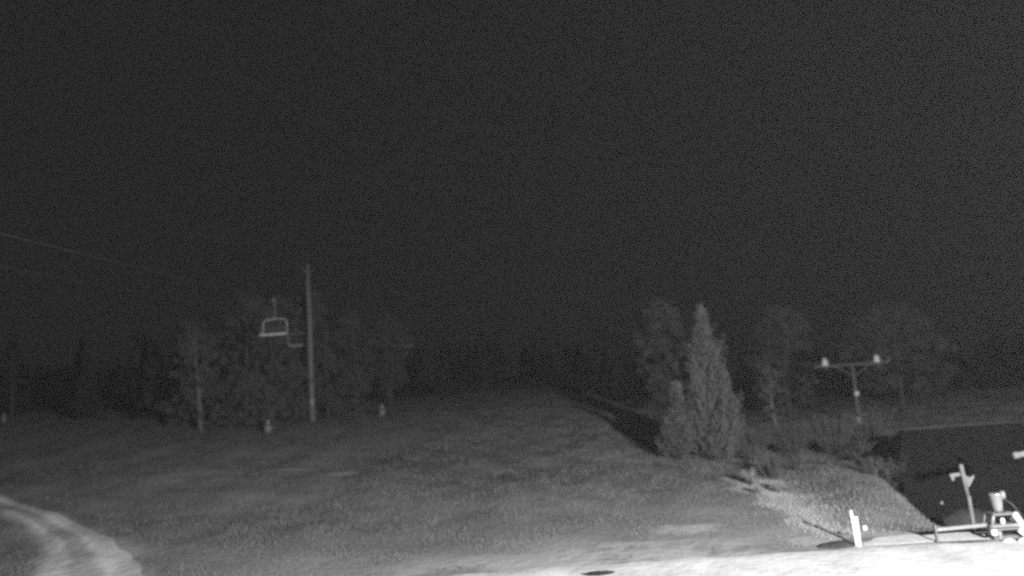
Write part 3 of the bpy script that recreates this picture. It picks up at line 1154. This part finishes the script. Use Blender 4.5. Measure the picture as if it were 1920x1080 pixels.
m = MB()
m.box((0.10, -0.25, 0.44), (1.0, 0.06, 0.07), bev=0.012)
m.build('lower_beam', MT['dull_steel'], fr)
m = MB()                                               # rail with the post at its far end
m.box((-1.03, 0.05, 0.53), (1.72, 0.10, 0.12), qy(-1.5), bev=0.02)
rail = m.build('rail', MT['steel'], fr)
m = MB()
m.box((-1.90, 0.05, 0.36), (0.07, 0.1, 0.62), qy(-2), bev=0.012)
m.box((-1.84, 0.05, 0.10), (0.26, 0.2, 0.08), bev=0.015)
m.build('rail_post', MT['dull_steel'], rail)
m = MB()
m.box((-0.03, -0.1, 0.2), (0.12, 0.1, 0.46), bev=0.015)
m.build('foot_post', MT['steel'], fr)
m = MB()
m.lathe((-0.28, -0.26, 0.36), [(0.02, -0.10), (0.09, -0.07), (0.10, 0), (0.09, 0.07), (0.02, 0.1)], 12)
m.build('caster', MT['white'], fr, True)
m = MB()
m.tube([(0.50, -0.24, 0.40), (0.56, -0.25, 0.33), (0.66, -0.26, 0.22)], [0.07, 0.09, 0.08], 10)
m.build('foot', MT['white'], fr, True)
m = MB()
m.box((0.92, 0.05, 0.42), (0.62, 0.42, 0.34), bev=0.05)
m.build('tank', MT['white'], fr)
m = MB()
m.box((0.25, 0.1, 0.12), (0.9, 0.4, 0.2), bev=0.03)
m.build('skid', MT['dull_steel'], fr)
m = MB()
m.tube([(0.30, -0.05, 1.30), (0.46, -0.12, 1.16), (0.62, -0.16, 0.92), (0.74, -0.12, 0.70), (0.80, -0.05, 0.56)], 0.028, 7)
m.build('hose', MT['dark_steel'], fr, True)
for kx_ in (-0.14, 0.02, 0.26, 0.34):
    m = MB()
    m.lathe((kx_, -0.18, 0.92), [(0.022, 0), (0.022, 0.02), (0.008, 0.028)], 6)
    m.build('bolt', MT['steel'], fr)

# leaning steel post with a bracket, behind the rail
sx_, sy_ = 16.3, 30.5
sz_ = terr(sx_, sy_)
sp = empty('signal_post', (sx_, sy_, sz_), 'leaning steel post with two pale brackets in front of the dark hut', 'post')
topz = 2.06 - sz_
m = MB()
m.tube([(0.0, 0, -0.2), (-0.08, 0, topz - 1.15)], 0.07, 10)
m.build('lower_tube', MT['grey_paint'], sp, True)
m = MB()
m.tube([(-0.11, 0, topz - 1.15), (-0.20, 0, topz - 0.1), (-0.21, 0, topz)], [0.075, 0.085, 0.07], 10)
m.build('upper_tube', MT['grey_paint'], sp, True)
m = MB()
rings = []
for yy in (-0.05, 0.05):
    rings.append([(-0.14, yy, topz - 0.85), (-0.02, yy, topz - 0.82), (0.20, yy, topz - 0.50), (0.22, yy, topz - 0.42),
                  (0.02, yy, topz - 0.50), (-0.16, yy, topz - 0.38)])
m.quadstrip(rings)
m.build('bracket', MT['grey_paint'], sp)
m = MB()
m.tube([(-0.18, 0, topz - 0.36), (-0.42, 0, topz - 0.37)], 0.02, 6)
m.build('arm', MT['dark_steel'], sp)
m = MB()
rings = []
for yy in (-0.05, 0.05):
    rings.append([(-0.30, yy, topz - 0.42), (-0.30, yy, topz - 0.30), (-0.66, yy, topz - 0.32), (-0.68, yy, topz - 0.40),
                  (-0.62, yy, topz - 0.58), (-0.54, yy, topz - 0.55), (-0.52, yy, topz - 0.44)])
m.quadstrip(rings)
m.build('hook_bracket', MT['grey_paint'], sp)

# dull boulder behind the rail
def boulder(x, y, z, sx, sy, szz, label):
    import bmesh
    bm = bmesh.new()
    bmesh.ops.create_icosphere(bm, subdivisions=4, radius=1)
    for v in bm.verts:
        d = v.co.normalized()
        k = 1 + 0.16 * mnoise.noise(d * 1.6) + 0.06 * mnoise.noise(d * 4.5)
        v.co = Vector((d.x * sx * k, d.y * sy * k, d.z * szz * k))
    me = bpy.data.meshes.new('boulder')
    bm.to_mesh(me)
    bm.free()
    me.polygons.foreach_set('use_smooth', [True] * len(me.polygons))
    me.materials.append(MT['rock'])
    o = link('boulder', me, None, (x, y, z))
    return tag(o, label, 'boulder')


boulder(17.5, 33.4, -1.22, 1.25, 0.9, 1.2, 'big dull grey boulder behind the rail, left of the flared drum')

# small lamp stake by the boulder
kx, ky = 14.95, 30.0
kz = terr(kx, ky)
ks = empty('stake_lamp', (kx, ky, kz), 'short thin stake with a pale head beside the dull boulder', 'stake')
m = MB()
m.tube([(0, 0, -0.1), (0, 0, 0.62 - kz)], 0.025, 6)
m.build('stem', MT['dark_steel'], ks)
m = MB()
m.lathe((0, 0, 0.50 - kz), [(0.03, 0), (0.075, 0.05), (0.075, 0.28), (0.05, 0.34), (0.02, 0.36)], 10)
m.build('head', MT['steel'], ks, True)

# boom arm that enters at the right edge
ax_, ay_ = 18.6, 28.3
az_ = terr(ax_, ay_)
bo = empty('boom_mast', (ax_, ay_, az_), 'pale tube of a boom poking in at the right edge above the machine', 'boom')
m = MB()
m.tube([(0, 0, -0.3), (0, 0, 3.1 - az_)], 0.09, 10)
m.build('mast', MT['dull_steel'], bo, True)
m = MB()
m.tube([(0.2, 0, 2.72 - az_), (-1.82, 0, 2.46 - az_)], [0.10, 0.10], 10)
m.build('arm', MT['grey_paint'], bo, True)
m = MB()
m.lathe((-1.74, 0, 2.47 - az_), [(0.115, -0.08), (0.125, 0), (0.115, 0.1)], 10, (-1, 0, -0.13))
m.build('end_collar', MT['grey_paint'], bo, True)

# ================================================================== the floodlight that lights the run
FA = FLOOD_AT
fl = empty('floodlight', (FA.x, FA.y, terr(FA.x, FA.y)), 'floodlight on a steel mast beside the camera, lighting the slope',
           'floodlight')
fz = terr(FA.x, FA.y)
aim = (Vector((-4.0, 45.0, 1.0)) - FA).normalized()
m = MB()
m.tube([(0, -0.45, -0.3), (0, -0.45, FA.z - fz + 0.1)], [0.11, 0.08], 10)
m.build('mast', MT['steel'], fl, True)
m = MB()
rot = aim.to_track_quat('-Y', 'Z')
m.box((0, -0.60, FA.z - fz), (0.5, 0.2, 0.36), rot, bev=0.03)
m.box((0, -0.50, FA.z - fz - 0.2), (0.1, 0.3, 0.08))
m.build('housing', MT['dark_steel'], fl)
ld = bpy.data.lights.new('flood_beam', 'SPOT')
ld.energy = FLOOD_W
ld.spot_size = rad(165)
ld.spot_blend = 0.35
ld.shadow_soft_size = 0.35
lo = bpy.data.objects.new('flood_beam', ld)
COL.objects.link(lo)
lo.parent = fl
lo.location = (0.0, 0.08, FA.z - fz)
lo.rotation_euler = aim.to_track_quat('-Z', 'Y').to_euler()

# ================================================================== night mist
mz0, mz1 = -8.0, 30.0
m = MB()
X0, X1, Y0, Y1 = xs[0] - 5, xs[-1] + 5, -66.0, ys[-1] + 5
zmax = max(mz1, float(GZ.max()) + 3)
zmin = float(GZ.min()) - 1
m.v = [(X0, Y0, zmin), (X1, Y0, zmin), (X1, Y1, zmin), (X0, Y1, zmin), (X0, Y0, zmax), (X1, Y0, zmax), (X1, Y1, zmax),
       (X0, Y1, zmax)]
m.f = [(3, 2, 1, 0), (4, 5, 6, 7), (0, 1, 5, 4), (1, 2, 6, 5), (2, 3, 7, 6), (3, 0, 4, 7)]
hm = bpy.data.materials.new('night_mist')
hm.use_nodes = True
hm.cycles.volume_sampling = 'DISTANCE'
ht = hm.node_tree
ht.nodes.clear()
ho = ht.nodes.new('ShaderNodeOutputMaterial')
hv = ht.nodes.new('ShaderNodeVolumePrincipled')
hv.inputs['Color'].default_value = (0.34, 0.34, 0.34, 1)
hv.inputs['Density'].default_value = HAZE
hv.inputs['Anisotropy'].default_value = 0.0
ht.links.new(hv.outputs[0], ho.inputs['Volume'])
hz = m.build('haze', hm)
tag(hz, kind='stuff')
